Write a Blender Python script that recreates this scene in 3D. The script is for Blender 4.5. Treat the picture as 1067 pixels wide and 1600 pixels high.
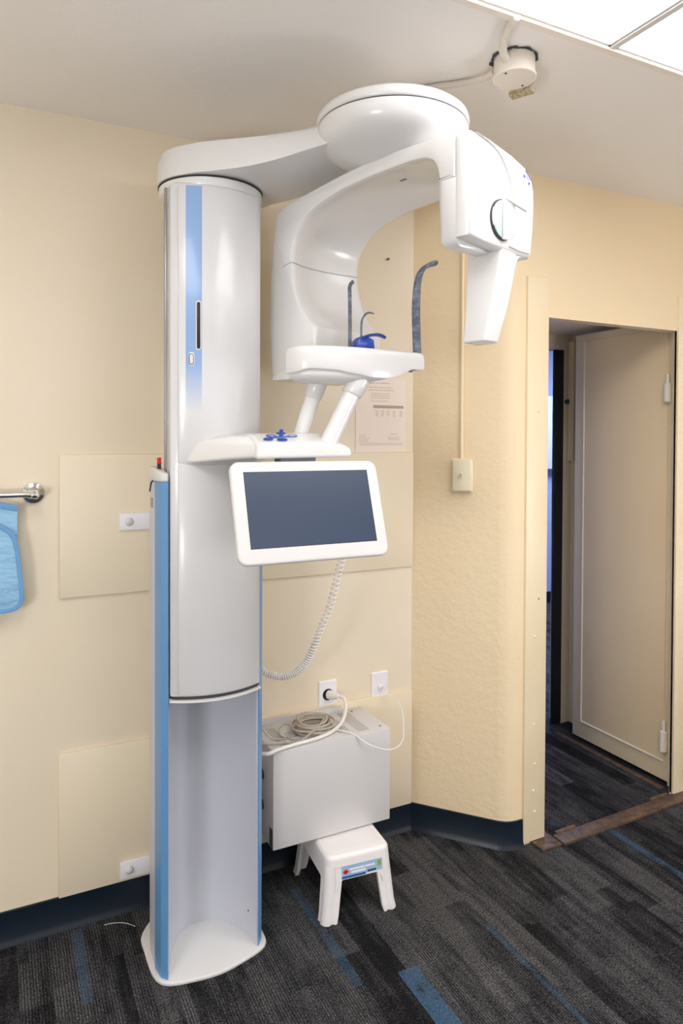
import bpy, bmesh, math, random
from mathutils import Vector, Matrix
from mathutils.geometry import intersect_line_line
random.seed(5)
S = bpy.context.scene
for o in list(bpy.data.objects): bpy.data.objects.remove(o)
COL = S.collection
PI = math.pi

# ------------------------------------------------------------------ camera
yaw, pit, rol = math.radians(26.505), math.radians(.9496), math.radians(.2298)
Fv = Vector((math.sin(yaw)*math.cos(pit), math.cos(yaw)*math.cos(pit), -math.sin(pit)))
Rv = Vector((math.cos(yaw), -math.sin(yaw), 0)); Uv = Rv.cross(Fv)
R2 = Rv*math.cos(rol) + Uv*math.sin(rol); U2 = -Rv*math.sin(rol) + Uv*math.cos(rol)
cd = bpy.data.cameras.new('camera'); cam = bpy.data.objects.new('camera', cd); COL.objects.link(cam)
M = Matrix((R2, U2, -Fv)).transposed().to_4x4(); M.translation = Vector((0, 0, 1.52)); cam.matrix_world = M
cd.sensor_fit = 'VERTICAL'; cd.sensor_height = 36; cd.lens = 1088.47/1600*36
cd.shift_y = -(800-701.31)/1600; cd.clip_start = .05
S.camera = cam

# ------------------------------------------------------------------ light and exposure
EXPOSURE = 0.27
FILL_GLOBE = 16.0          # unseen globes added to brighten ceiling and walls
TROFFER = 5.2         # ceiling lamp lens
WINDOW_FILL = 0.8             # glow of the unseen panes added for soft fill
FAR = 26             # unseen lamp added for the far room's bluish daylight
S.view_settings.view_transform = 'Standard'; S.view_settings.look = 'None'
S.view_settings.exposure = EXPOSURE; S.view_settings.gamma = 1
S.view_settings.use_curve_mapping = False
wd = bpy.data.worlds.new('world'); S.world = wd; wd.use_nodes = True
wd.node_tree.nodes['Background'].inputs[0].default_value = (.75, .85, 1, 1)
wd.node_tree.nodes['Background'].inputs[1].default_value = 1.0

H = 2.495; WB = 2.285; WR = 2.0

# ------------------------------------------------------------------ materials
def lin(c):
    if isinstance(c, str): c = [int(c[i:i+2], 16)/255 for i in (0, 2, 4)]
    return tuple((x/12.92 if x <= .04045 else ((x+.055)/1.055)**2.4) for x in c) + (1,)
class Mt:
    def __init__(s, name, color, rough=.5, metal=0, coat=0, spec=.5):
        s.m = bpy.data.materials.new(name); s.m.use_nodes = True
        s.t = s.m.node_tree; s.n = s.t.nodes; s.b = s.n['Principled BSDF']
        s.b.inputs['Base Color'].default_value = lin(color)
        s.b.inputs['Roughness'].default_value = rough; s.b.inputs['Metallic'].default_value = metal
        s.b.inputs['Coat Weight'].default_value = coat; s.b.inputs['Coat Roughness'].default_value = .05
        s.b.inputs['Specular IOR Level'].default_value = spec
    def node(s, t, **k):
        n = s.n.new(t)
        for a, v in k.items(): setattr(n, a, v)
        return n
    def link(s, a, b): s.t.links.new(a, b)
    def coord(s, scale=(1, 1, 1)):
        c = s.node('ShaderNodeTexCoord'); m = s.node('ShaderNodeMapping'); m.inputs['Scale'].default_value = scale
        s.link(c.outputs['Object'], m.inputs['Vector']); return m.outputs[0]
    def noise(s, scale, detail=3, rough=.55, vec=None):
        n = s.node('ShaderNodeTexNoise'); n.inputs['Scale'].default_value = scale
        n.inputs['Detail'].default_value = detail; n.inputs['Roughness'].default_value = rough
        s.link(vec or s.coord(), n.inputs['Vector']); return n.outputs[0]
    def ramp(s, fac, stops, interp='LINEAR'):
        r = s.node('ShaderNodeValToRGB'); r.color_ramp.interpolation = interp
        e = r.color_ramp.elements
        while len(e) < len(stops): e.new(.5)
        for el, (p, c) in zip(e, stops): el.position = p; el.color = lin(c)
        s.link(fac, r.inputs[0]); return r.outputs[0]
    def math(s, op, a, b=None, c=None):
        n = s.node('ShaderNodeMath', operation=op)
        for i, v in enumerate((a, b, c)):
            if v is None: continue
            if isinstance(v, (int, float)): n.inputs[i].default_value = v
            else: s.link(v, n.inputs[i])
        return n.outputs[0]
    def mix(s, f, a, b, mode='MIX'):
        n = s.node('ShaderNodeMix', data_type='RGBA', blend_type=mode)
        for i, v in ((0, f), (6, a), (7, b)):
            if isinstance(v, (int, float)): n.inputs[i].default_value = v
            elif isinstance(v, (tuple, str)): n.inputs[i].default_value = lin(v) if isinstance(v, str) else v
            else: s.link(v, n.inputs[i])
        return n.outputs[2]
    def bump(s, h, strength=.3, dist=.01):
        b = s.node('ShaderNodeBump'); b.inputs['Strength'].default_value = strength; b.inputs['Distance'].default_value = dist
        s.link(h, b.inputs['Height']); s.link(b.outputs[0], s.b.inputs['Normal'])
    def color(s, c): s.link(c, s.b.inputs['Base Color'])

def painted(name, a, b, bs, bd, nsc, rough=.55, detail=4):
    m = Mt(name, a, rough)
    m.color(m.ramp(m.noise(2.2, 2), [(.3, a), (.7, b)]))
    m.bump(m.noise(nsc, detail, .6), bs, bd)
    return m.m
M_wall = painted('cream_wall_paint', 'ecdfc8', 'e9dbc1', .12, .002, 220, .5)
M_board = painted('cream_board_paint', 'ecdfc6', 'e9dbc0', .15, .001, 420, .42)
M_plaster = painted('cream_rough_plaster', 'f0dcb8', 'eed8b2', .28, .010, 34, .5, 7)
M_steel_frame = painted('cream_steel_frame_paint', 'f1e1c1', 'ecdab6', .4, .003, 60, .38)
M_ceiling = painted('ceiling_plaster_paint', 'f7f3ee', 'f5f0e9', .22, .005, 45, .6, 6)
M_tile = painted('ceiling_tile_white', 'e8e4dc', 'e2ded6', .3, .003, 200, .8)
M_leaf = painted('beige_door_paint', 'f2dab2', 'eed5aa', .15, .002, 90, .45)
M_leafb = painted('cream_door_border_paint', 'ecdab6', 'e8d5ae', .2, .002, 90, .4)
M_far = painted('blue_grey_far_wall_paint', 'b4bcd6', 'adb6d2', .1, .002, 100, .6)
M_farwhite = Mt('far_cabinet_white', 'e8ebf4', .4).m
M_base = Mt('navy_rubber_baseboard', '0c1a28', .35).m
M_white = Mt('white_gloss_plastic', 'e5e4e3', .22, coat=.25).m
M_white2 = Mt('white_satin_plastic', 'dad9d7', .38).m
M_cool = Mt('cool_white_panel', 'd7d7d8', .3, coat=.15).m
M_channel = Mt('pale_grey_channel', 'c9cbd4', .33).m
M_stripblue = Mt('blue_edge_plastic', '6499cc', .35).m
M_grey = Mt('grey_plastic', '6e737b', .45).m
M_seam = Mt('dark_seam', '3a3c40', .6).m
M_black = Mt('black_plastic', '121214', .4).m
M_blackdoor = painted('black_door_paint', '14131a', '1a1922', .3, .004, 20, .5)
M_blue = Mt('deep_blue_plastic', '123f9e', .3, coat=.2).m
M_red = Mt('red_plastic', 'd01010', .35).m
M_chrome = Mt('polished_chrome', 'e4e2de', .1, 1).m
M_steel = Mt('brushed_steel', 'b8bcc0', .3, 1).m
M_metaldark = Mt('grey_metal', '5e6468', .4, .7).m
M_box = Mt('white_sheet_metal_paint', 'd3d1d0', .35, coat=.1).m
M_outlet = Mt('white_outlet_plastic', 'f0eef2', .3).m
M_ivory = Mt('ivory_switch_plastic', 'ece2c4', .35).m
M_conduit = Mt('ceiling_conduit_paint', 'e4dbcf', .45).m
M_cord = Mt('grey_cord', 'b4aa9c', .5).m
M_cordw = Mt('white_cord', 'eae6e2', .45).m
M_stool = painted('white_moulded_plastic', 'f0eceb', 'eee9e8', .15, .001, 300, .4)
M_green = Mt('pale_green_plastic', 'b9d6c8', .3).m
M_violet = Mt('violet_label', '3d2f8f', .4).m
M_lilac = Mt('pale_lilac_label', 'd6d0f0', .4).m
M_hinge = Mt('ivory_hinge_paint', 'f0e6d4', .4).m
M_ink = Mt('faded_print', 'b3a08f', .7).m
M_inklight = Mt('faint_print', 'cdbcab', .7).m
M_paper = Mt('printed_paper', 'f1e2d4', .6).m
M_sky = None

m = Mt('charcoal_rod_plastic', '5e6670', .35)
m.color(m.ramp(m.noise(60, 5, .7), [(.42, '59626e'), (.60, '7d8896'), (.78, 'b3bdca')])); M_rod = m.m

m = Mt('rusty_steel', '6a5145', .45, .35)
m.color(m.ramp(m.noise(26, 6, .7, m.coord((1, 1.6, 1))), [(.3, '42362f'), (.5, '66554b'), (.66, '86644f'), (.8, '6c625b')]))
m.bump(m.noise(90, 4), .3, .002); M_rust = m.m

m = Mt('weathered_wood', 'c4b596', .7)
m.color(m.ramp(m.noise(120, 4), [(.35, '9c8862'), (.6, 'cfc0a0')])); M_wood = m.m

m = Mt('dark_screen_glass', '33415a', .28, coat=.0, spec=.35)
m.color(m.ramp(m.noise(2, 1), [(.3, '39465b'), (.7, '3e4a5e')])); M_screen = m.m

m = Mt('light_blue_apron_vinyl', '8fbddd', .42)
m.bump(m.noise(9, 3, .6, m.coord((1, 1, 2.2))), .5, .03); M_apron = m.m
m = Mt('blue_apron_binding', '6a9ccb', .6); m.bump(m.noise(300, 2), .3, .001); M_bind = m.m

# column front with the printed blue strip that fades out downwards
m = Mt('column_front_print', 'dadadb', .24, coat=.25)
c = m.node('ShaderNodeTexCoord'); sx = m.node('ShaderNodeSeparateXYZ'); m.link(c.outputs['Object'], sx.inputs[0])
inx = m.math('MULTIPLY', m.math('GREATER_THAN', sx.outputs[0], .470), m.math('LESS_THAN', sx.outputs[0], .5115))
mr = m.node('ShaderNodeMapRange'); mr.inputs[1].default_value = 1.585; mr.inputs[2].default_value = 1.72
m.link(sx.outputs[2], mr.inputs[0])
m.color(m.mix(m.math('MULTIPLY', inx, mr.outputs[0]), 'dadadb', '8fafdd')); M_front = m.m

# carpet planks running away from the camera side, with narrow stripes and ribs
m = Mt('striped_carpet', '45444a', .95, spec=.1)
P = m.coord(); sx = m.node('ShaderNodeSeparateXYZ'); m.link(P, sx.inputs[0]); X, Y = sx.outputs[0], sx.outputs[1]
def cellnoise(wx, ly, off):
    cx = m.math('FLOOR', m.math('DIVIDE', m.math('ADD', X, off), wx))
    wn = m.node('ShaderNodeTexWhiteNoise', noise_dimensions='1D'); m.link(cx, wn.inputs['W'])
    yy = m.math('FLOOR', m.math('ADD', m.math('DIVIDE', Y, ly), m.math('MULTIPLY', wn.outputs[0], 7.3)))
    cv = m.node('ShaderNodeCombineXYZ'); m.link(cx, cv.inputs[0]); m.link(yy, cv.inputs[1]); cv.inputs[2].default_value = off
    w2 = m.node('ShaderNodeTexWhiteNoise', noise_dimensions='3D'); m.link(cv.outputs[0], w2.inputs['Vector'])
    return w2.outputs[0]
big = cellnoise(.083, .62, 3.1); mid = cellnoise(.0277, .45, 7.7)
streak = m.noise(1, 4, .68, m.coord((42, 4.5, 1)))
patch = m.noise(1, 6, .75, m.coord((11, 7, 1)))
v = m.math('ADD', m.math('MULTIPLY', big, .20), m.math('MULTIPLY', mid, .17))
v = m.math('ADD', v, m.math('MULTIPLY', streak, .50)); v = m.math('ADD', v, m.math('MULTIPLY', patch, .40))
speck = m.noise(1, 3, .75, m.coord((260, 150, 1)))
v = m.math('ADD', v, m.math('MULTIPLY', m.math('SUBTRACT', speck, .5), .45))
base = m.ramp(v, [(.46, '222224'), (.56, '38383b'), (.66, '535356'), (.80, '6e6d6e')])
base = m.mix(.85, base, m.ramp(speck, [(.40, '5c5c5c'), (.60, 'ffffff')]), 'MULTIPLY')
rib = m.math('SINE', m.math('MULTIPLY', X, 2*PI/.0078))
ribc = m.ramp(m.math('ADD', m.math('MULTIPLY', rib, .5), .5), [(.1, '747474'), (.5, 'ffffff')])
base = m.mix(m.math('MULTIPLY', m.math('GREATER_THAN', mid, .35), .8), base, ribc, 'MULTIPLY')
blue = None
for x0, x1, y0, y1, a in ((1.02, 1.082, .8, 1.675, .85), (1.362, 1.378, 1.3, 1.72, .45), (.885, .915, 1.68, 2.14, .4),
                          (2.12, 2.15, 1.5, 1.94, .6), (.205, .235, 1.95, 2.26, .4), (1.95, 1.975, 2.05, 2.3, .4)):
    k = m.math('MULTIPLY', m.math('MULTIPLY', m.math('GREATER_THAN', X, x0), m.math('LESS_THAN', X, x1)),
               m.math('MULTIPLY', m.math('GREATER_THAN', Y, y0), m.math('LESS_THAN', Y, y1)))
    k = m.math('MULTIPLY', k, a); blue = k if blue is None else m.math('MAXIMUM', blue, k)
bl = m.mix(1.0, '4c6a88', m.ramp(speck, [(.3, '808080'), (.6, 'ffffff')]), 'MULTIPLY')
blue = m.math('MULTIPLY', blue, m.math('MINIMUM', m.math('MAXIMUM', m.math('MULTIPLY', m.math('SUBTRACT', patch, .36), 7.0), .25), 1.0))
m.color(m.mix(blue, base, bl)); m.bump(speck, .6, .004); M_carpet = m.m

def emis(name, col, st):
    mm = bpy.data.materials.new(name); mm.use_nodes = True; n = mm.node_tree.nodes
    n.remove(n['Principled BSDF']); e = n.new('ShaderNodeEmission'); e.inputs[0].default_value = lin(col); e.inputs[1].default_value = st
    mm.node_tree.links.new(e.outputs[0], n['Material Output'].inputs[0]); return mm
M_lens = emis('lamp_lens_glow', 'fefbfb', TROFFER)
M_fill_globe = emis('fill_globe_glow', 'fdfbff', FILL_GLOBE)
M_fill_globe_left = emis('fill_globe_glow_left', 'fdfbfb', FILL_GLOBE*1.45)
M_window_fill = emis('window_fill_glow', 'f8f8fb', WINDOW_FILL)
M_farfill = emis('far_daylight_fill', 'c4d4ff', FAR)

# ------------------------------------------------------------------ mesh helpers
def finish(bm, name, mat, parent=None, ang=32, bevel=0, seg=2, bang=28, smooth=True):
    bmesh.ops.remove_doubles(bm, verts=bm.verts, dist=1e-6)
    bmesh.ops.recalc_face_normals(bm, faces=bm.faces)
    if bevel:
        es = [e for e in bm.edges if len(e.link_faces) == 2 and e.calc_face_angle(0) > math.radians(bang)]
        bmesh.ops.bevel(bm, geom=es, offset=bevel, segments=seg, affect='EDGES', profile=.5, clamp_overlap=True)
    for f in bm.faces: f.smooth = smooth
    for e in bm.edges:
        if len(e.link_faces) == 2 and e.calc_face_angle(0) > math.radians(ang): e.smooth = False
    me = bpy.data.meshes.new(name); bm.to_mesh(me); bm.free()
    o = bpy.data.objects.new(name, me); COL.objects.link(o)
    for mm in (mat if isinstance(mat, (list, tuple)) else [mat]): me.materials.append(mm)
    if parent:
        o.parent = parent; o.matrix_parent_inverse = parent.matrix_basis.inverted()
    return o
def box(bm, x0, x1, y0, y1, z0, z1, T=None):
    vs = [Vector((x, y, z)) for z in (z0, z1) for y in (y0, y1) for x in (x0, x1)]
    if T: vs = [T @ v for v in vs]
    v = [bm.verts.new(p) for p in vs]
    for q in ((0, 2, 3, 1), (4, 5, 7, 6), (0, 1, 5, 4), (2, 6, 7, 3), (0, 4, 6, 2), (1, 3, 7, 5)): bm.faces.new([v[i] for i in q])
def mbox(name, mat, x0, x1, y0, y1, z0, z1, parent=None, bevel=0, seg=2, T=None):
    bm = bmesh.new(); box(bm, x0, x1, y0, y1, z0, z1, T); return finish(bm, name, mat, parent, bevel=bevel, seg=seg)
def loft(bm, rings, cap=True, closed=True):
    R = [[bm.verts.new(p) for p in r] for r in rings]
    n = len(R[0])
    for a, b in zip(R, R[1:]):
        for i in range(n if closed else n-1):
            j = (i+1) % n; bm.faces.new((a[i], a[j], b[j], b[i]))
    if cap:
        bm.faces.new(R[0][::-1]); bm.faces.new(R[-1])
    return R
def prism(bm, pts, z0, z1, T=None):
    f = (lambda p: T @ p) if T else (lambda p: p)
    loft(bm, [[f(Vector((x, y, z))) for x, y in pts] for z in (z0, z1)])
def smooth(pts, n=6, closed=False):
    P = [Vector(p) for p in pts]; out = []; L = len(P)
    rng = range(L if closed else L-1)
    for i in rng:
        if closed: a, b, c, d = P[(i-1) % L], P[i], P[(i+1) % L], P[(i+2) % L]
        else: a, b, c, d = P[max(i-1, 0)], P[i], P[i+1], P[min(i+2, L-1)]
        for k in range(n):
            t = k/n
            out.append(.5*((2*b)+(c-a)*t+(2*a-5*b+4*c-d)*t*t+(3*b-a-3*c+d)*t**3))
    if not closed: out.append(P[-1])
    return out
def tube(bm, pts, r, seg=10, cap=True):
    P = [Vector(p) for p in pts]; rr = r if isinstance(r, (list, tuple)) else [r]*len(P)
    t = (P[1]-P[0]).normalized(); a = Vector((0, 0, 1)) if abs(t.z) < .9 else Vector((1, 0, 0))
    n = t.cross(a).normalized(); rings = []
    for i, p in enumerate(P):
        t2 = (P[min(i+1, len(P)-1)]-P[max(i-1, 0)]).normalized()
        n = (n - t2*n.dot(t2)).normalized(); b = t2.cross(n)
        rings.append([p+(n*math.cos(2*PI*k/seg)+b*math.sin(2*PI*k/seg))*rr[i] for k in range(seg)])
    loft(bm, rings, cap)
def mtube(name, mat, pts, r, parent=None, seg=10):
    bm = bmesh.new(); tube(bm, pts, r, seg); return finish(bm, name, mat, parent, ang=50)
def lathe(bm, prof, seg=48, T=None, cap=True):
    rings = []
    for r, z in prof:
        rings.append([(T @ Vector((r*math.cos(2*PI*k/seg), r*math.sin(2*PI*k/seg), z)) if T else Vector((r*math.cos(2*PI*k/seg), r*math.sin(2*PI*k/seg), z))) for k in range(seg)])
    loft(bm, rings, cap)
def mlathe(name, mat, prof, T=None, parent=None, seg=48, ang=32):
    bm = bmesh.new(); lathe(bm, prof, seg, T); return finish(bm, name, mat, parent, ang=ang)
def frame(origin, ez, ex=None):
    ez = Vector(ez).normalized(); ex = Vector(ex) if ex else (Vector((1, 0, 0)) if abs(ez.x) < .9 else Vector((0, 1, 0)))
    ex = (ex-ez*ex.dot(ez)).normalized(); ey = ez.cross(ex)
    T = Matrix((ex, ey, ez)).transposed().to_4x4(); T.translation = Vector(origin); return T
def thing(name, label, cat, loc, group=None):
    o = bpy.data.objects.new(name, None); COL.objects.link(o); o.location = loc; o.empty_display_size = .05
    o['label'] = label; o['category'] = cat
    if group: o['group'] = group
    return o
def tag(o, label, cat, group=None):
    o['label'] = label; o['category'] = cat
    if group: o['group'] = group
    return o
def struct(o, label=None, cat=None):
    o['kind'] = 'structure'
    if label: o['label'] = label
    if cat: o['category'] = cat
    return o
def rrect(x0, x1, y0, y1, r, n=5):
    out = []
    for cx, cy, a0 in ((x1-r, y1-r, 0), (x0+r, y1-r, 90), (x0+r, y0+r, 180), (x1-r, y0+r, 270)):
        for k in range(n+1):
            a = math.radians(a0+90*k/n); out.append((cx+r*math.cos(a), cy+r*math.sin(a)))
    return out

# ------------------------------------------------------------------ the room
bm = bmesh.new(); box(bm, -2.3, 6.5, -2.8, 5.1, -.08, 0)
struct(finish(bm, 'floor', M_carpet), 'dark charcoal striped carpet with blue streaks over the whole floor', 'floor')
bm = bmesh.new(); box(bm, -2.3, 4.2, 1.262, 2.6, H, H+.1)
struct(finish(bm, 'ceiling', M_ceiling), 'rough beige plaster ceiling above the x-ray machine', 'ceiling')
bm = bmesh.new(); box(bm, -2.3, 4.2, -2.8, 1.262, H+.004, H+.1)
struct(finish(bm, 'ceiling_tiled', M_tile), 'white tiled part of the ceiling around the lamps', 'ceiling')
struct(mbox('wall_back', M_wall, -2.3, 1.446, WB, WB+.12, 0, H), 'smooth cream wall behind the x-ray machine', 'wall')
# plastered corner between the back wall and the door wall, with a soft rounded edge
cp = [(1.446, WB), (1.655, 2.040)] + [tuple(v)[:2] for v in smooth([(1.655, 2.040, 0), (1.668, 2.026, 0), (1.690, 2.010, 0), (1.72, 2.001, 0), (1.765, WR, 0)], 4)][1:]
bm = bmesh.new(); prism(bm, cp + [(1.765, 2.4), (1.446, 2.4)], 0, H)
struct(finish(bm, 'wall_corner', M_plaster, ang=40), 'rough plastered slanted corner wall carrying the light switch', 'wall')
# door wall
DX0, DX1, DZ = 1.857, 2.570, 1.973
bm = bmesh.new(); box(bm, 1.765, DX0, WR, 2.05, 0, H); box(bm, DX0, 2.67, WR, 2.05, DZ, H); box(bm, 2.666, 4.1, WR, 2.05, 0, H); box(bm, DX1, 2.67, WR, 2.011, 0, DZ)
struct(finish(bm, 'wall_right', M_plaster), 'cream plaster wall around the doorway', 'wall')
struct(mbox('wall_east', M_wall, 4.1, 4.2, -2.7, 2.1, 0, H))
ZA, ZB = .12, 2.32
bm = bmesh.new(); y0, y1 = -2.8, -2.7
box(bm, -2.3, -2.0, y0, y1, 0, H); box(bm, 3.2, 4.2, y0, y1, 0, H); box(bm, -2.0, 3.2, y0, y1, 0, ZA); box(bm, -2.0, 3.2, y0, y1, ZB, H)
struct(finish(bm, 'wall_rear', M_wall))
w = struct(mbox('fill_window_1', M_window_fill, -2.0, 3.2, -2.79, -2.78, ZA, ZB))  # glowing pane added out of view for frontal fill
bm = bmesh.new()
for x in (-2.0, -.72, .58, 1.88, 3.16): box(bm, x, x+.04, -2.76, -2.71, ZA, ZB)
for z in (ZA, ZB-.04): box(bm, -2.0, 3.2, -2.76, -2.71, z, z+.04)
finish(bm, 'fill_window_frame', M_white2, w)
bm = bmesh.new(); x0, x1 = -2.3, -2.2
box(bm, x0, x1, -2.7, -2.2, 0, H); box(bm, x0, x1, .9, 2.3, 0, H); box(bm, x0, x1, -2.2, .9, 0, ZA); box(bm, x0, x1, -2.2, .9, ZB, H)
struct(finish(bm, 'wall_left', M_wall))
w = struct(mbox('fill_window_2', M_window_fill, -2.29, -2.28, -2.2, .9, ZA, ZB))  # second added pane, out of view, fills from the left
bm = bmesh.new()
for y in (-2.2, -1.18, -.16, .86): box(bm, -2.26, -2.21, y, y+.04, ZA, ZB)
for z in (ZA, ZB-.04): box(bm, -2.26, -2.21, -2.2, .9, z, z+.04)
finish(bm, 'fill_window_frame', M_white2, w)

# passage behind the doorway and the far room
struct(mbox('ceiling_passage', M_wall, 1.765, 2.80, 2.05, 2.86, 2.065, 2.12)); 
struct(mbox('wall_passage_left', M_wall, 1.70, 1.765, 2.05, 2.78, 0, 2.065))
struct(mbox('wall_passage_right', M_wall, 2.755, 2.82, 2.05, 2.86, 0, 2.065))
bm = bmesh.new(); box(bm, 2.698, 2.755, 2.78, 2.86, 0, 2.065); box(bm, 1.765, 2.698, 2.78, 2.86, 1.988, 2.065)
struct(finish(bm, 'wall_passage_back', M_wall))
bm = bmesh.new(); box(bm, 1.2, 1.3, 2.86, 4.9, 0, 2.5); struct(finish(bm, 'wall_far_left', M_far))
struct(mbox('wall_far_back', M_far, 1.2, 6.4, 4.9, 5.0, 0, 2.5), 'blue grey wall seen through the doorway', 'wall')
struct(mbox('wall_far_right', M_far, 6.3, 6.4, 2.1, 4.9, 0, 2.5))
bm = bmesh.new(); box(bm, 2.82, 6.4, 2.05, 2.12, 0, 2.5); box(bm, 1.2, 1.765, 2.79, 2.86, 0, 2.5); box(bm, 1.765, 2.82, 2.79, 2.86, 2.12, 2.5)
struct(finish(bm, 'wall_far_front', M_far)); struct(mbox('ceiling_far', M_tile, 1.2, 6.4, 2.05, 5.0, 2.5, 2.55))
bm = bmesh.new(); box(bm, 2.6, 6.3, 4.888, 4.9, 0, .1); struct(finish(bm, 'baseboard_far', M_base))
lp = thing('ceiling_light', 'unseen lamp added for the bluish daylight of the room beyond the doorway', 'ceiling light', (3.8, 3.6, 2.5))  # ceiling panel added out of sight in place of daylight
mbox('frame', M_white2, 3.1, 4.5, 3.2, 4.0, 2.47, 2.5, lp); mbox('lens', M_farfill, 3.13, 4.47, 3.23, 3.97, 2.462, 2.469, lp)
cb = mbox('wall_cabinet', M_farwhite, 4.35, 4.9, 4.80, 4.888, 1.24, 1.90, bevel=.006)
tag(cb, 'white cabinet on the blue far wall glimpsed through the doorway', 'cabinet')

# baseboards (rubber cove, with a small toe)
def cove(name, path, side=1):
    """path: plan points on the wall face; profile sticks out to the left side of travel"""
    prof = [(0, 0), (.016, 0), (.013, .008), (.007, .02), (.005, .1), (0, .102)]
    rings = []
    for i, p in enumerate(path):
        p = Vector(p); a = Vector(path[max(i-1, 0)]); b = Vector(path[min(i+1, len(path)-1)])
        d = (b-a).normalized(); n = Vector((d.y, -d.x))
        rings.append([Vector((p.x+n.x*k, p.y+n.y*k, z)) for k, z in prof])
    bm = bmesh.new(); loft(bm, rings); return struct(finish(bm, name, M_base, ang=40))
cove('baseboard_back', [(-2.2, WB), (.43, WB), (1.444, WB)])
cove('baseboard_corner', [(1.448, WB-.002), (1.55, 2.164)] + [(x-.0, y) for x, y in cp[1:-1]] + [(1.752, 1.999)])

# boards screwed to the back wall
for (x0, x1, z0, z1, lab) in ((.177, 1.443, 1.025, 1.464, 'cream painted board on the wall at monitor height'),
                              (.172, 1.443, .1025, .545, 'cream painted board low on the wall above the baseboard')):
    o = mbox('wall_board', M_board, x0, x1, WB-.012, WB, z0, z1, bevel=.002); tag(o, lab, 'board', 'boards mounted on the back wall')

# door frame and its threshold
df_ = thing('door_frame', 'cream painted riveted steel frame around the doorway', 'door frame', (2.2, WR, 0))
bm = bmesh.new(); box(bm, 1.755, DX0, 1.990, 2.075, .012, 2.117); j = finish(bm, 'jamb', M_steel_frame, df_, bevel=.0025)
bm = bmesh.new(); box(bm, DX1, 2.66, 1.990, 2.012, .012, 2.117); box(bm, 2.611, 2.666, 2.012, 2.0545, .012, 2.06); finish(bm, 'jamb', M_steel_frame, df_, bevel=.0025)
for (x, z) in ((1.80, .78), (1.806, .30), (1.80, .20), (1.807, .12), (1.80, .45), (1.81, 1.62)):
    mlathe('rivet', M_steel_frame, [(.0001, .004), (.004, .003), (.006, 0)], frame((x, 1.990, z), (0, -1, 0)), df_, 12)
mlathe('screw_hole', M_black, [(.0001, .0006), (.003, .0006), (.003, 0)], frame((1.818, 1.990, .92), (0, -1, 0)), df_, 10)

th = thing('threshold_bar', 'worn rusty steel threshold bar across the doorway carpet', 'threshold', (2.3, 1.96, 0))
T = Matrix.Rotation(math.radians(1.2), 4, 'Z'); T.translation = Vector((1.895, 1.924, 0))
mbox('bar', M_rust, 0, .86, 0, .062, 0, .012, th, .002, T=T)
mbox('raised_lip', M_rust, .02, .12, .062, .073, 0, .018, th, .002, T=T)
mbox('raised_lip', M_rust, .55, .655, .062, .073, 0, .018, th, .002, T=T)
mlathe('bolt', M_rust, [(.007, 0), (.007, .003), (.004, .005), (.0001, .006)], frame((1.935, 1.955, .012), (0, 0, 1)), th, 14)
pl = mbox('threshold_plate', M_rust, 1.795, 1.889, 1.932, 2.045, 0, .010, bevel=.002)
tag(pl, 'small square rusty plate under the left foot of the door frame', 'threshold plate')
tr = mbox('floor_track', M_rust, 2.575, 2.60, 2.06, 2.70, 0, .006, bevel=.001)
tag(tr, 'thin brown worn strip on the carpet under the open door', 'floor strip')

# open steel door folded back into the passage
d = thing('fire_door', 'heavy beige steel door standing open inside the passage', 'door', (2.64, 2.06, 0)); 
mbox('leaf', M_leafb, 2.624, 2.665, 2.055, 2.622, .02, 2.035, d, .003)
mbox('face_panel', M_leaf, 2.617, 2.624, 2.078, 2.556, .108, 2.0, d, .003)
bm = bmesh.new()
for y_, z_, L2 in ((2.556, None, 0), (None, .108, 0)):
    if y_: tube(bm, [(2.6165, y_, .108), (2.6165, y_, 2.0)], .0042, 8)
    else: tube(bm, [(2.6165, 2.078, z_), (2.6165, 2.556, z_)], .0042, 8)
finish(bm, 'chamfer_glint', M_hinge, d)  # pale bead standing in for light caught on the panel chamfer
for z0, z1, z2 in ((1.681, 1.757, 1.800), (.158, .243, .292)):
    bm = bmesh.new(); lathe(bm, [(.013, z0-.004), (.0165, z0), (.0165, z1), (.013, z1+.003), (.008, z1+.004), (.008, z2)], 20, Matrix.Translation((2.606, 2.070, 0)))
    finish(bm, 'hinge', M_hinge, d)
bm = bmesh.new(); box(bm, 2.725, 2.755, 2.735, 2.777, 1.40, 2.03); o = finish(bm, 'door_channel', M_leafb, bevel=.003)
tag(o, 'slim cream upright channel in the far corner of the passage', 'channel')
lt = thing('latch_bolt', 'small dark metal latch on the far jamb of the passage', 'latch', (2.712, 2.775, 1.71))
mlathe('knob', M_metaldark, [(.013, 0), (.013, .012), (.006, .016), (.0001, .018)], frame((2.722, 2.78, 1.713), (0, -1, 0)), lt, 16)
mbox('plate', M_metaldark, 2.704, 2.722, 2.765, 2.78, 1.704, 1.722, lt, .002)
bd = mbox('black_door', M_blackdoor, 2.630, 2.697, 2.777, 2.786, .004, 1.984, bevel=.002)
tag(bd, 'edge of a black door standing at the far end of the passage', 'door')

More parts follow.
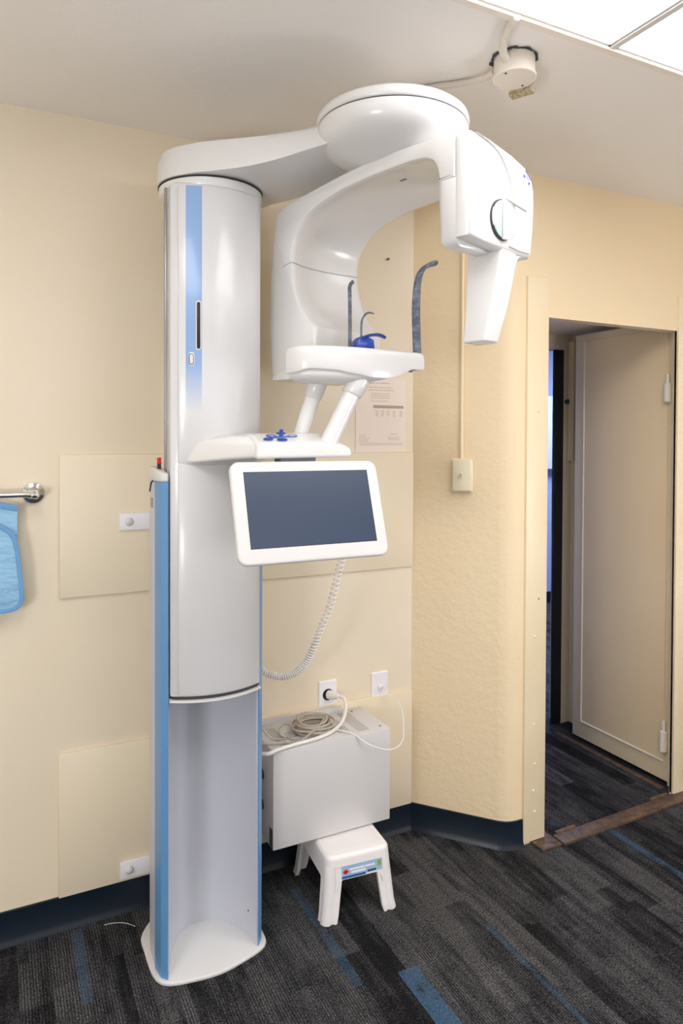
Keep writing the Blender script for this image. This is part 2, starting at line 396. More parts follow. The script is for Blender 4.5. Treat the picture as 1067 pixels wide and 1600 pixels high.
# ------------------------------------------------------------------ ceiling lamps and trim
struct(mbox('trim_1', Mt('cream_trim_paint', 'f2e8da', .5).m, -2.2, 4.1, 1.262, 1.280, H-.014, H+.002), 'white edge strip between plaster ceiling and lamps', 'trim')
def troffer(x0, x1, y0, y1, lab, parts=True):
    t = thing('ceiling_light', lab, 'ceiling light', ((x0+x1)/2, (y0+y1)/2, H), 'ceiling lamps')
    bm = bmesh.new(); z0, z1 = H-.006, H+.003; w_ = .006
    box(bm, x0, x1, y0, y0+w_, z0, z1); box(bm, x0, x1, y1-w_, y1, z0, z1); box(bm, x0, x0+w_, y0, y1, z0, z1); box(bm, x1-w_, x1, y0, y1, z0, z1)
    finish(bm, 'frame', M_white2, t)
    mbox('lens', M_lens, x0+w_, x1-w_, y0+w_, y1-w_, H-.001, H+.002, t)
troffer(.768, 1.366, .06, 1.262, 'glowing white ceiling lamp panel left of the crossbar'); 
troffer(1.384, 1.98, .06, 1.262, 'glowing white ceiling lamp panel in the top right corner')
troffer(-.464, .134, .06, 1.262, 'unseen fill panel added to the ceiling above and left of the camera')  # added out of view to throw light on the open door
troffer(1.2, 1.8, -2.2, -1.0, 'ceiling lamp panel behind and right of the camera')
for gx, gy, gl in ((-1.1, .1, 'unseen white glowing globe added for fill light left of the camera'), (2.5, .2, 'unseen white glowing globe added for fill light right of the camera')):  # globes added beside the camera, set low to light the ceiling
    g = thing('fill_globe', gl, 'fill light', (gx, gy, 0), 'added fill globes')
    mlathe('globe', M_fill_globe_left if gx < 0 else M_fill_globe, [(.0001+.24*math.sin(PI*k/16), 1.15-.24*math.cos(PI*k/16)) for k in range(17)], Matrix.Translation((gx, gy, 0)), g, 32, ang=80)
    mtube('stem', M_steel, [(gx, gy, .02), (gx, gy, .908)], .008, g)
    mlathe('foot', M_steel, [(.14, 0), (.14, .012), (.02, .022)], Matrix.Translation((gx, gy, 0)), g)
tag(mbox('ceiling_crossbar', M_white2, 1.367, 1.383, .06, 1.262, H-.010, H+.003, bevel=.001), 'pale metal crossbar between the two ceiling lamps', 'crossbar')

# ------------------------------------------------------------------ junction box on the ceiling
jx, jy = 1.200, 1.420
jb = thing('junction_box', 'round painted electrical box hanging from the plaster ceiling', 'junction box', (jx, jy, H))
tilt = Matrix.Translation((jx, jy, 0)) 
mlathe('box_body', M_conduit, [(.052, H), (.052, 2.447)], tilt, jb)
mlathe('cover', M_conduit, [(.052, 2.4475), (.0555, 2.447), (.0555, 2.443), (.0535, 2.4415), (.0001, 2.4415)], tilt, jb)
for a in (200, 20): mlathe('screw', M_metaldark, [(.0035, 0), (.003, .0015), (.0001, .002)], frame((jx+.042*math.cos(math.radians(a)), jy+.042*math.sin(math.radians(a)), 2.4415), (0, 0, -1)), jb, 10)
bm = bmesh.new(); lathe(bm, [(.0525, H-.0005), (.060, H-.0025), (.0525, H-.004)], 40, tilt, cap=False); 
for v in bm.verts: v.co += Vector((random.uniform(-.005, .005), random.uniform(-.005, .005), 0))
finish(bm, 'dark_gap', M_seam, jb)
bm = bmesh.new(); box(bm, -.033, .030, -.014, .014, 2.451, 2.462, frame((jx+.085, jy+.068, 0), (0, 0, 1), (.45, -.89, 0))); finish(bm, 'wooden_block', M_wood, jb, bevel=.001)
bm = bmesh.new(); box(bm, -.034, .034, -.002, .002, 2.462, H, frame((jx+.080, jy+.065, 0), (0, 0, 1), (.45, -.89, 0))); finish(bm, 'bracket', M_conduit, jb)
def ribbed(name, pts, r, mat, pitch):
    P = smooth(pts, 14); bm = bmesh.new(); rr = [r*(1.0 if (i//2) % 2 else .90) for i in range(len(P))]
    tube(bm, P, rr, 12); return finish(bm, name, mat, ang=60)
c1 = ribbed('flexible_conduit', [(1.074, 1.262, H-.011), (1.080, 1.285, H-.011), (1.092, 1.315, H-.011), (1.108, 1.350, H-.012), (1.130, 1.380, H-.017), (1.158, 1.398, H-.024)], .0105, M_conduit, .006)
tag(c1, 'ribbed flexible conduit curving from lamp edge to round ceiling box', 'conduit')
c2 = mtube('smooth_conduit', M_conduit, smooth([(jx-.028, jy+.045, H-.020), (1.175, 1.50, H-.016), (1.158, 1.548, H-.011), (1.125, 1.585, H-.010), (1.084, 1.622, H-.010), (.98, 1.74, H-.010)], 8), .0085)
tag(c2, 'smooth painted conduit running from ceiling box behind the round cover', 'conduit')

# ------------------------------------------------------------------ switch, its conduit, outlets, paper, nail
jd = Vector((1.653-1.446, 2.038-2.285, 0)).normalized(); jn = Vector((jd.y, -jd.x, 0))
def jog(s, out, z): return Vector((1.446, 2.285, z)) + jd*s + jn*out
sw = thing('light_switch', 'ivory light switch on the plastered corner wall', 'light switch', jog(.198, 0, 1.38))
TJ = frame(jog(.198, 0, 1.380), jn, jd)
if TJ.to_3x3().col[1].z < 0: TJ = frame(jog(.198, 0, 1.380), jn, -jd)
bm = bmesh.new(); loft(bm, [[TJ @ Vector((x, y, k)) for x, y in rrect(-a, a, -b, b, .004, 3)] for a, b, k in ((.0395, .063, 0), (.0395, .063, .012), (.034, .058, .012), (.034, .058, .020))])
finish(bm, 'plate', M_ivory, sw, bevel=.0015)
mbox('toggle', M_ivory, -.0045, .0045, -.010, .010, .020, .024, sw, .001, T=TJ)
mbox('lever', Mt('toggle_tan', 'c9ad7c', .4).m, -.003, .003, -.002, .007, .024, .035, sw, .001, T=TJ)
for s in (-1, 1): mlathe('screw', M_ivory, [(.003, 0), (.003, .001), (.0001, .0015)], TJ @ Matrix.Translation((0, s*.030, .020)), sw, 10)
c3 = mtube('switch_conduit', M_steel_frame, [jog(.194, .006, 1.443), jog(.194, .006, H)], .0065, None)
tag(c3, 'thin cream conduit rising straight from light switch to ceiling', 'conduit')

def wall_plate(cx, cz, w_, h_, lab, round_hole):
    o = thing('wall_outlet', lab, 'outlet', (cx, WB, cz), 'white wall outlets')
    bm = bmesh.new(); loft(bm, [[Vector((cx+x, WB-k, cz+z)) for x, z in rrect(-a, a, -b, b, .003, 3)] for a, b, k in ((w_/2, h_/2, 0), (w_/2, h_/2, .004), (w_/2-.003, h_/2-.003, .007))])
    finish(bm, 'plate', M_outlet, o)
    return o
o1 = wall_plate(1.085, .573, .072, .120, 'white wall outlet with a thick white power plug', True)
mlathe('socket', M_black, [(.021, 0), (.021, .002), (.018, .002), (.0001, .001)], frame((1.085, WB-.007, .583), (0, -1, 0)), o1, 28)
o2 = wall_plate(1.303, .573, .072, .120, 'white wall outlet near the corner with a thin cable', False)
mbox('jack', M_outlet, 1.294, 1.312, WB-.012, WB-.006, .565, .585, o2, .001)

pp = thing('paper_notice', 'printed paper notice with a grey table band on the cream wall', 'paper', (1.304, WB, 1.464))
mbox('sheet', M_paper, 1.196, 1.412, WB-.0025, WB-.0005, 1.4645, 1.742, pp)
bm = bmesh.new(); yb_ = WB-.003
def ink(bm, x0, x1, z, h): box(bm, x0, x1, yb_-.0002, yb_+.0004, z, z+h)
ink(bm, 1.27, 1.402, 1.630, .011); finish(bm, 'table_band', M_ink, pp)
bm = bmesh.new(); random.seed(3)
def words(x0, x1, z, h, p=.012):
    x = x0
    while x < x1-.003:
        l = min(random.uniform(.006, p+.006), x1-x); ink(bm, x, x+l, z, h); x += l+.003
words(1.25, 1.345, 1.722, .004); words(1.25, 1.352, 1.706, .003); words(1.25, 1.358, 1.696, .003)
words(1.26, 1.34, 1.683, .003); words(1.26, 1.343, 1.675, .0025); words(1.26, 1.343, 1.667, .0025); words(1.26, 1.336, 1.655, .0025)
finish(bm, 'printed_heading', M_inklight, pp); bm = bmesh.new()
for zz in range(5):
    for cx in (1.28, 1.305, 1.33, 1.355, 1.385): ink(bm, cx, cx+random.uniform(.006, .013), 1.620-.005*zz, .0022)
finish(bm, 'printed_table', M_inklight, pp); bm = bmesh.new()
for zz in range(5): words(1.21, 1.21+random.uniform(.03, .05), 1.528-.006*zz, .002)
finish(bm, 'printed_address', M_inklight, pp); bm = bmesh.new()
words(1.345, 1.378, 1.531, .003)
for zz in range(3): words(1.335, 1.335+random.uniform(.045, .06), 1.520-.005*zz, .002)
finish(bm, 'printed_signature', M_inklight, pp); bm = bmesh.new()
words(1.215, 1.402, 1.4965, .0022); words(1.215, 1.40, 1.491, .0022)
finish(bm, 'printed_footer', M_inklight, pp)
nl = thing('wall_hook', 'tiny dark nail hole with a nail in the cream wall under the arm', 'nail', (1.343, WB, 2.22))
mlathe('nail', M_metaldark, [(.003, 0), (.003, .010), (.005, .011), (.0001, .013)], frame((1.328, WB, 2.19), (0, -1, 0)), nl, 12)

# ------------------------------------------------------------------ towel bar with the lead apron
tb = thing('towel_bar', 'chrome towel bar on the cream wall at the left edge', 'towel bar', (-.2, WB, 1.35))
TB = frame((.105, WB, 1.349), (0, -1, 0))
mlathe('flange', M_chrome, [(.033, 0), (.033, .006), (.030, .011), (.020, .014), (.019, .020), (.013, .024), (.0125, .072), (.010, .078), (.0001, .080)], TB, tb)
mlathe('flange', M_chrome, [(.033, 0), (.033, .006), (.030, .011), (.020, .014), (.019, .020), (.013, .024), (.0125, .072), (.010, .078), (.0001, .080)], frame((-.505, WB, 1.349), (0, -1, 0)), tb)
mtube('rod', M_chrome, [(.104, WB-.064, 1.349), (.088, WB-.064, 1.349), (.0875, WB-.064, 1.349), (-.50, WB-.064, 1.349)], [.0105, .0105, .0080, .0080], tb, 20)
ya = WB-.052
ap = thing('lead_apron', 'light blue lead apron with darker binding hanging from the towel bar', 'apron', (-.15, ya, 1.345))
def cloth(name, outl, y, th_, mat, amp=.004):
    bm = bmesh.new(); fr = [Vector((x, y-th_/2, z)) for x, z in outl]; bk = [Vector((x, y+th_/2, z)) for x, z in outl]
    loft(bm, [fr, bk]); return finish(bm, name, mat, ap, bevel=.004)
o_back = [(-.42, 1.352), (-.05, 1.352), (-.02, 1.341), (.02, 1.325), (.061, 1.316), (.0605, 1.10), (.055, 1.04), (-.42, 1.04)]
cloth('back_layer', o_back, ya+.006, .010, M_apron)
edge = [(-.42, 1.30), (-.05, 1.300), (.0, 1.272), (.025, 1.258), (.046, 1.240), (.060, 1.205), (.068, 1.14), (.0745, 1.06), (.073, 1.042), (.064, 1.024), (.050, 1.015), (.02, 1.011), (-.10, 1.008), (-.42, 1.008)]
e2 = [tuple(v)[:2] for v in smooth([(x, z, 0) for x, z in edge], 4)]
cloth('front_layer', e2, ya-.007, .012, M_apron)
def binding(name, pts, w_, y0_, y1_):
    P = smooth([(x, z, 0) for x, z in pts], 5); bm = bmesh.new(); rings = []
    for i, p in enumerate(P):
        a, b = P[max(i-1, 0)], P[min(i+1, len(P)-1)]; dd = (b-a).normalized(); n = Vector((-dd.y, dd.x, 0))
        q0 = p+n*.002; q1 = p-n*w_
        rings.append([Vector((q0.x, y0_, q0.y)), Vector((q1.x, y0_, q1.y)), Vector((q1.x, y1_, q1.y)), Vector((q0.x, y1_, q0.y))])
    loft(bm, rings); return finish(bm, name, M_bind, ap, bevel=.0015)
binding('binding', edge[1:], .0105, ya-.0155, ya+.0005)
binding('binding', [(-.05, 1.352), (-.02, 1.341), (.02, 1.325), (.0612, 1.316)], .016, ya-.0005, ya+.012)

# ------------------------------------------------------------------ the x-ray machine
XR = thing('panoramic_xray_machine', 'tall white panoramic dental x-ray machine with curved arm and blue striped column', 'x-ray machine', (.565, 2.05, 0))
cxm = .5655
# base plate
bp = [(.397, 2.14), (.389, 2.06), (.391, 1.975), (.402, 1.932), (.424, 1.910), (.47, 1.896), (.565, 1.886), (.65, 1.904), (.70, 1.922), (.722, 1.942), (.728, 1.975), (.726, 2.06), (.715, 2.15), (.64, 2.22), (.48, 2.22)]
bp = [tuple(v)[:2] for v in smooth([(x, y, 0) for x, y in bp], 4, True)]
bm = bmesh.new(); prism(bm, bp, 0, .012); finish(bm, 'base_plate', M_white2, XR, bevel=.004, seg=3)
# fixed column: C-shaped channel
outer = [(.424, 1.921), (.411, 1.937), (.404, 1.975), (.404, 2.06), (.418, 2.13), (.46, 2.185), (.565, 2.20), (.67, 2.185), (.705, 2.13), (.712, 2.05), (.714, 1.975), (.712, 1.955), (.698, 1.937)]
inner = [(.690, 1.940), (.682, 1.985), (.655, 2.05), (.615, 2.095), (.5655, 2.112), (.515, 2.095), (.475, 2.05), (.446, 1.985), (.434, 1.938)]
inner = [tuple(v)[:2] for v in smooth([(x, y, 0) for x, y in inner], 4)]
ZC = 1.395
bm = bmesh.new(); prism(bm, outer+inner, .012, ZC); finish(bm, 'fixed_column', M_channel, XR, ang=30)
for side, pts in ((0, [(.4245, 1.9195), (.4105, 1.9355), (.4030, 1.975), (.4030, 1.982), (.4046, 1.982), (.4120, 1.938), (.4255, 1.9225), (.4275, 1.9215)]),
                  (1, [(.6950, 1.9315), (.7125, 1.954), (.7150, 1.975), (.7150, 1.985), (.7130, 1.985), (.7105, 1.957), (.6950, 1.9400), (.6935, 1.9355)])):
    bm = bmesh.new(); prism(bm, pts, .0125, ZC); o = finish(bm, 'edge_strip', M_stripblue, XR, ang=12); o['label'] = 'blue edge strip'
# small grub hole in the channel
mlathe('screw_hole', M_black, [(.003, 0), (.003, .0006), (.0001, .0006)], frame((.6815, 1.985, .09), (-1, -.3, 0)), XR, 10)
# wire cover at the top of the left side + red switch
bm = bmesh.new()
T0 = [(.3985, 2.03), (.3985, 1.972), (.408, 1.932), (.424, 1.9175), (.431, 1.930), (.431, 2.03)]
prism(bm, T0, ZC, ZC+.022)
for v in bm.verts:
    if v.co.z > ZC+.01 and v.co.y > 1.96: v.co.z += .018
finish(bm, 'side_cap', M_white2, XR, bevel=.005, seg=3)
sb = mlathe('switch_housing', M_black, [(.0055, 1.42), (.0055, 1.444), (.0001, 1.444)], Matrix.Translation((.416, 1.985, 0)), XR, 20)
mlathe('red_button', M_red, [(.0068, 1.4442), (.0056, 1.449), (.0056, 1.458), (.0072, 1.460), (.0001, 1.461)], Matrix.Translation((.416, 1.985, 0)), sb, 20)
mtube('black_wire', M_black, smooth([(.413, 2.0, 1.397), (.400, 1.998, 1.394), (.395, 1.995, 1.385), (.392, 1.995, 1.365)], 5), .0022, XR, 8)
mbox('side_label', Mt('side_label_tan', 'a3937c', .5).m, .4015, .4035, 2.01, 2.03, 1.318, 1.345, XR)
# inner steel mast above the fixed column
bm = bmesh.new(); box(bm, .480, .650, 2.03, 2.12, ZC, 2.215); finish(bm, 'mast', M_white2, XR, bevel=.006)
mbox('mast_rail', M_steel, .4290, .4350, 1.968, 1.985, 1.396, 2.215, XR, .001)
# carriage
def yf(x, off=0): return 1.925-off-.040*(1-((x-cxm)/.134)**2)
def front_arc(x0, x1, off, n=14): return [(x0+(x1-x0)*i/n, yf(x0+(x1-x0)*i/n, off)) for i in range(n+1)]
back = [(.692, 1.965), (.672, 2.01), (.62, 2.07), (.565, 2.085), (.51, 2.07), (.458, 2.01), (.436, 1.965)]
bm = bmesh.new(); prism(bm, front_arc(.4335, .6935, 0)+back, .800, 2.212); finish(bm, 'carriage', M_cool, XR, bevel=.003)
bm = bmesh.new(); prism(bm, front_arc(.452, .684, .0055)+[(.684, yf(.684)+.003), (.568, yf(.568)+.003), (.452, yf(.452)+.003)], 1.4475, 2.206); fp = finish(bm, 'front_cover', M_front, XR, bevel=.0018)
fp['label'] = 'white glossy cover with a fading blue stripe'
bm = bmesh.new(); prism(bm, front_arc(.452, .684, .0055)+[(.684, yf(.684)+.003), (.568, yf(.568)+.003), (.452, yf(.452)+.003)], .806, 1.4435); finish(bm, 'lower_cover', M_cool, XR, bevel=.0018)
# bottom lip of the carriage
bm = bmesh.new(); prism(bm, front_arc(.430, .698, .006)+[(.694, 1.965), (.62, 2.06), (.565, 2.075), (.51, 2.06), (.434, 1.965)], .783, .790); finish(bm, 'bottom_lip', M_white2, XR, bevel=.003)
bm = bmesh.new(); prism(bm, front_arc(.440, .688, -.006)+[(.68, 1.97), (.565, 2.07), (.445, 1.97)], .7895, .801); finish(bm, 'shadow_gap', M_seam, XR)
# slot and button on the stripe
def on_front(x, off=.0055):
    dx = .001; n = Vector((yf(x+dx, off)-yf(x-dx, off), -2*dx, 0)).normalized()
    return frame((x, yf(x, off), 0), n, (0, 0, 1)), n
def pill(name, x, z0, z1, r, mat, h, parent=None, base_off=.0055):
    Tm, n = on_front(x, base_off); hh = (z1-z0)/2; zc = (z0+z1)/2; pts = []
    for k in range(25):
        a = PI*2*k/24
        pts.append((math.cos(a)*r + (hh-r)*(1 if math.cos(a) > 0 else -1), math.sin(a)*r))
    pts = pts[:-1]
    T2 = Matrix.Translation((0, 0, zc)) @ Tm
    bm = bmesh.new(); prism(bm, pts, -.001, h, T2); return finish(bm, name, mat, parent or XR, bevel=.0004)
s1 = pill('slot_rim', .5025, 1.757, 1.893, .0078, M_white2, .0012)
pill('slot', .5025, 1.761, 1.889, .0048, M_black, .0018, s1)
s2 = pill('button_rim', .4845, 1.714, 1.752, .0085, M_white2, .0010)
s3 = pill('button_gap', .484, 1.717, 1.748, .0068, M_metaldark, .0016, s2)
pill('button', .4845, 1.7195, 1.7455, .0048, M_white2, .0030, s2)
# wall straps of the machine
for z, zz in ((1.2245, 1.278), (.115, .168)):
    st = mbox('wall_strap', M_outlet, .352, .482, WB-.022, WB-.0125, z, zz, XR, .0015)
    mlathe('knob', M_white2, [(.013, 0), (.013, .004), (.0095, .009), (.0001, .011)], frame((.380, WB-.022, (z+zz)/2), (0, -1, 0)), st, 24, ang=60)
    mbox('strap_bracket', M_white2, .470, .482, 2.16, WB-.012, z, zz, XR, .001)
# collar ring and upper arm
mlathe('collar', M_white, [(.0001, 2.212), (.146, 2.212), (.150, 2.216), (.151, 2.238), (.148, 2.2405), (.0001, 2.2405)], Matrix.Translation((.580, 2.040, 0)), XR, 64, ang=50)
mlathe('collar_gap', M_seam, [(.0001, 2.2405), (.1525, 2.2405), (.1525, 2.2435), (.0001, 2.2435)], Matrix.Translation((.580, 2.040, 0)), XR, 64)
A0 = Vector((.58, 2.04, 0)); AX = (Vector((.95, 1.61, 0))-A0); LA = AX.length; AX.normalize(); AN = Vector((AX.y, -AX.x, 0))   # AN: near-left side
if AN.x > 0: AN = -AN
stations = []   # (along, near half width, far half width, z bottom near, z top)
def arm_ring(s, near, far, zb, zt, rd):
    # cross-section polygon across the arm (near -> far), bottom flat, top rounded
    pts = []
    sec = [(near, zb), (near+.001, zb+.012), (near-.002, (zb+zt)/2+.012), (near-.010, zt-.012), (near-.028, zt-.002), (near*.4, zt+.003), (-far*.4, zt+.003), (-far+.028, zt-.002), (-far+.010, zt-.012), (-far, (zb+zt)/2), (-far, zb)]
    return [A0+AX*s+AN*o+Vector((0, 0, z)) for o, z in sec]
rings = []
for i in range(15):   # rounded back end around the column top
    a = PI/2*(i/14); s = -.155*math.cos(a); wn = .155*math.sin(a)+.002; wf = .155*math.sin(a)+.002
    rings.append(arm_ring(s, max(wn, .03), max(wf, .03), 2.2437, 2.332+.008*math.sin(a)-.03*(1-math.sin(a))**2, 0))
prof = smooth([(0, .157, 0), (.06, .156, .0), (.12, .145, .001), (.20, .128, .006), (.28, .116, .016), (.36, .112, .028), (.45, .120, .036), (.53, .14, .040)], 5)
for p in prof[1:]:
    s, wn, dz = p
    wf = .157+.03*math.sin(min(1, s/.12)*PI)*.6-.03*max(0, (s-.15)/.3)
    rings.append(arm_ring(s, wn, wf, 2.2437+dz, 2.340+.012*s, 0))
bm = bmesh.new(); loft(bm, rings); finish(bm, 'upper_arm', M_white, XR, ang=38)
# round head cover
TD = Matrix.Translation((.95, 1.61, 0))
mlathe('head_cover', M_white, [(.0001, 2.3335), (.197, 2.3335), (.2015, 2.337), (.2025, 2.346), (.200, 2.357), (.190, 2.3655), (.160, 2.370), (.0001, 2.371)], TD, XR, 96, ang=60)
mlathe('cover_gap', M_seam, [(.0001, 2.3310), (.198, 2.3310), (.198, 2.3337), (.0001, 2.3337)], TD, XR, 96)
mlathe('bowl', M_white, [(.0001, 2.232), (.080, 2.240), (.120, 2.252), (.150, 2.263), (.172, 2.274), (.187, 2.286), (.1955, 2.299), (.2000, 2.315), (.2005, 2.324), (.1985, 2.3308), (.0001, 2.3308)], TD, XR, 96, ang=70)

# rotating C-arm in its own frame: t along the arm, w across, z up
K = Vector((.982, 1.312, 0)); Et = Vector((-.317, .948, 0)).normalized(); Ew = Vector((.948, .317, 0)).normalized()
def C(t, w, z): return K + Et*t + Ew*w + Vector((0, 0, z))
outl = [(.041, 2.238), (.142, 2.243), (.278, 2.244), (.398, 2.237), (.541, 2.221), (.665, 2.203)]
outl = [tuple(v)[:2] for v in smooth([(a, b, 0) for a, b in outl], 4)] + \
       [tuple(v)[:2] for v in smooth([(.684, 2.197, 0), (.697, 2.176, 0), (.710, 2.107, 0), (.724, 1.994, 0), (.727, 1.878, 0), (.722, 1.78, 0), (.715, 1.690, 0)], 5)]
inn_t = [(.528, 1.690), (.528, 1.76), (.528, 1.835)]
inn_c = smooth([(.550, 1.857, 0), (.592, 1.910, 0), (.617, 1.970, 0), (.627, 2.027, 0), (.625, 2.078, 0), (.601, 2.122, 0), (.545, 2.164, 0), (.440, 2.192, 0), (.346, 2.201, 0), (.249, 2.205, 0), (.159, 2.204, 0), (.118, 2.194, 0), (.098, 2.173, 0), (.0905, 2.146, 0), (.0905, 2.1335, 0), (.041, 2.1335, 0)], 5)
inn = inn_t + [tuple(v)[:2] for v in inn_c]
no = len(outl)
def c_ring(w, inset, rec):
    """rec hollows the inner face a little between its rims"""
    pts = outl + inn; n = len(pts); out = []
    for i, p in enumerate(pts):
        a, b = Vector(pts[i-1]), Vector(pts[(i+1) % n]); d2 = (b-a).normalized(); nn = Vector((d2.y, -d2.x))
        q = Vector(p)
        q = q + nn*inset
        if i > no+2 and pts[i][1] > 1.86 and pts[i][0] > .15:
            k = min(1, (pts[i][0]-.15)/.12)*min(1, (pts[i][1]-1.86)/.06); q = q - nn*rec*k*-1*-1 if False else q + Vector((nn.x, nn.y))*(-rec*k)
        out.append(C(q.x, w, q.y))
    return out
# orientation test: the ring runs outer side towards far end, then back along the inside
def area(p): return sum(p[i-1][0]*p[i][1]-p[i][0]*p[i-1][1] for i in range(len(p)))/2
sg = 1 if area(outl+inn) < 0 else -1       # +: (d.y,-d.x) points inward
bm = bmesh.new()
rings = [c_ring(0, .006*sg, 0), c_ring(.0018, .0018*sg, 0), c_ring(.006, 0, 0), c_ring(.020, 0, -.002*sg), c_ring(.05, 0, -.014*sg), c_ring(.10, 0, -.022*sg), c_ring(.16, 0, -.020*sg), c_ring(.22, 0, -.012*sg), c_ring(.268, 0, 0), c_ring(.280, 0, 0), c_ring(.2845, .0018*sg, 0), c_ring(.286, .006*sg, 0)]
loft(bm, rings); finish(bm, 'c_arm', M_white, XR, ang=42)
# seam round the leg and small slit under the arch
sl = [C(.664, -.0004, 2.026), C(.645, -.0005, 2.031), C(.6265, .0002, 2.034)] + [C(.6262+r_, w_, 2.034) for w_, r_ in ((.006, 0), (.020, .002), (.05, .0138), (.10, .0217), (.16, .0197), (.22, .0118), (.268, 0), (.280, 0))]
mtube('seam_line', Mt('seam_grey', 'a2a2a4', .5).m, sl, .0010, XR, 6)
bm = bmesh.new(); tube(bm, [C(.315, .125, 2.2245), C(.295, .125, 2.2250)], .0028, 8); finish(bm, 'laser_slit', M_grey, XR)

# tube head at the near end of the arm
hp = [(0, 1.990), (0, 2.225)] + [tuple(v)[:2] for v in smooth([(.010, 2.2335, 0), (.082, 2.230, 0), (.170, 2.222, 0), (.234, 2.209, 0), (.268, 2.193, 0), (.283, 2.160, 0), (.286, 2.12, 0), (.283, 2.06, 0), (.272, 1.982, 0)], 5)] + [(.212, 1.978), (.140, 1.980)]
def head_ring(t, ins):
    n = len(hp); out = []
    for i, p in enumerate(hp):
        a, b = Vector(hp[i-1]), Vector(hp[(i+1) % n]); dd = (b-a).normalized(); nn = Vector((dd.y, -dd.x)); q = Vector(p)+nn*ins
        out.append(C(t, q.x, q.y))
    return out
def rounded(fun, t_back, t_front, r):
    rs = [fun(t_back, .0006), fun(t_back-.0006*(1 if t_back > t_front else -1), 0)]
    d_ = 1 if t_back > t_front else -1
    for k in range(7):
        a = PI/2*k/6; rs.append(fun(t_front+d_*r*(1-math.sin(a)), r*(1-math.cos(a))))
    return rs
bm = bmesh.new(); loft(bm, rounded(head_ring, .0398, 0, .013)); finish(bm, 'tube_head', M_white, XR, ang=60)
lh = [(0, 1.985), (0, 2.1315), (.284, 2.1315), (.282, 2.05), (.270, 1.985), (.212, 1.982), (.14, 1.976), (.02, 1.972)]
def low_ring(t, ins):
    n = len(lh); out = []
    for i, p in enumerate(lh):
        a, b = Vector(lh[i-1]), Vector(lh[(i+1) % n]); dd = (b-a).normalized(); nn = Vector((dd.y, -dd.x)); q = Vector(p)+nn*(ins if i not in (1, 2) else 0)
        out.append(C(t, q.x, q.y))
    return out
bm = bmesh.new(); loft(bm, rounded(low_ring, .0402, .0905, .020)); finish(bm, 'head_rear_shell', M_white, XR, ang=60)
ec = smooth([(.020, 2.2285, 0), (.075, 2.222, 0), (.121, 2.206, 0), (.160, 2.168, 0), (.184, 2.120, 0), (.192, 2.075, 0), (.188, 2.030, 0), (.165, 1.993, 0)], 4)
ep = [tuple(v)[:2] for v in ec] + [(.212, 1.990), (.262, 1.992), (.272, 2.06), (.2755, 2.12), (.273, 2.155), (.261, 2.186), (.232, 2.2015), (.170, 2.2145), (.082, 2.2235)]
bm = bmesh.new(); loft(bm, [[C(t, x, z) for x, z in ep] for t in (.002, -.0045)]); finish(bm, 'end_cover', M_white, XR, bevel=.0042, seg=4, bang=60, ang=60)
# narrow lower snout
def snout(tt0, tt1, w0_, w1_, z): return [C(tt0, w0_, z), C(tt1, w0_, z), C(tt1, w1_, z), C(tt0, w1_, z)]
bm = bmesh.new(); loft(bm, [snout(.002, .104, .140, .213, 1.995), snout(.008, .104, .136, .2105, 1.93), snout(.018, .101, .127, .198, 1.85), snout(.033, .098, .112, .176, 1.757)])
finish(bm, 'snout', M_white, XR, bevel=.007, seg=4, bang=45, ang=50)
# flared foot of the round fillet between snout and head
bm = bmesh.new()
fl = [(.209, 1.990), (.2095, 1.945)] + [(.2095+.028*(1-math.cos(a)), 1.945+.036*math.sin(a)) for a in [PI/2*k/8 for k in range(1, 9)]] + [(.2375, 1.990)]
loft(bm, [[C(t, a, b) for a, b in fl] for t in (.006, .088)]); finish(bm, 'fillet', M_white, XR)
# round dial on the end face
Tdial = frame(C(-.0035, .132, 2.050), -Et, Ew)
mlathe('dial_gap', M_seam, [(.0492, -.004), (.0492, .0014), (.0001, .0014)], Tdial, XR, 64)
def halfdisc(name, mat, x0, x1, R_, h0, h1):
    pts = []
    for k in range(49):
        a = -PI/2+PI*k/48
        pts.append((R_*math.cos(a), R_*math.sin(a)))
    full = [(R_*math.cos(2*PI*k/72), R_*math.sin(2*PI*k/72)) for k in range(72)]
    cl = [(min(max(x, x0), x1), y) for x, y in full]
    res = []
    for x, y in cl:
        if x in (x0, x1):
            pass
        res.append((x, y))
    seen = []
    for p in res:
        if x0 < p[0] < x1 or (abs(p[0]**2+p[1]**2-R_*R_) < 1e-9): seen.append(p)
    for xc in (x0, x1):
        if abs(xc) < R_:
            yy = math.sqrt(R_*R_-xc*xc); seen += [(xc, yy), (xc, -yy)]
    cxx = sum(p[0] for p in seen)/len(seen); seen.sort(key=lambda p: math.atan2(p[1], p[0]-cxx))
    bm = bmesh.new(); prism(bm, seen, h0, h1, Tdial); return finish(bm, name, mat, XR, bevel=.0012)
sgn = 1 if (Tdial.to_3x3() @ Vector((1, 0, 0))).dot(Ew) > 0 else -1
halfdisc('dial_face', M_white, -.006, .0485, .0482, .0014, .0085)
halfdisc('dial_insert', M_green, -.041, -.0085, .0460, .0014, .0050)['label'] = 'pale green dial insert'
halfdisc('dial_rim', M_white, -.0485, -.043, .0482, .0014, .0065)
bm = bmesh.new(); e0, e1 = C(-.0050, .146, 2.104), C(-.0050, .240, 2.096)
tube(bm, [e0, e1], .0026, 6); finish(bm, 'grey_line', Mt('light_grey_trim', 'b9b6b2', .4).m, XR)
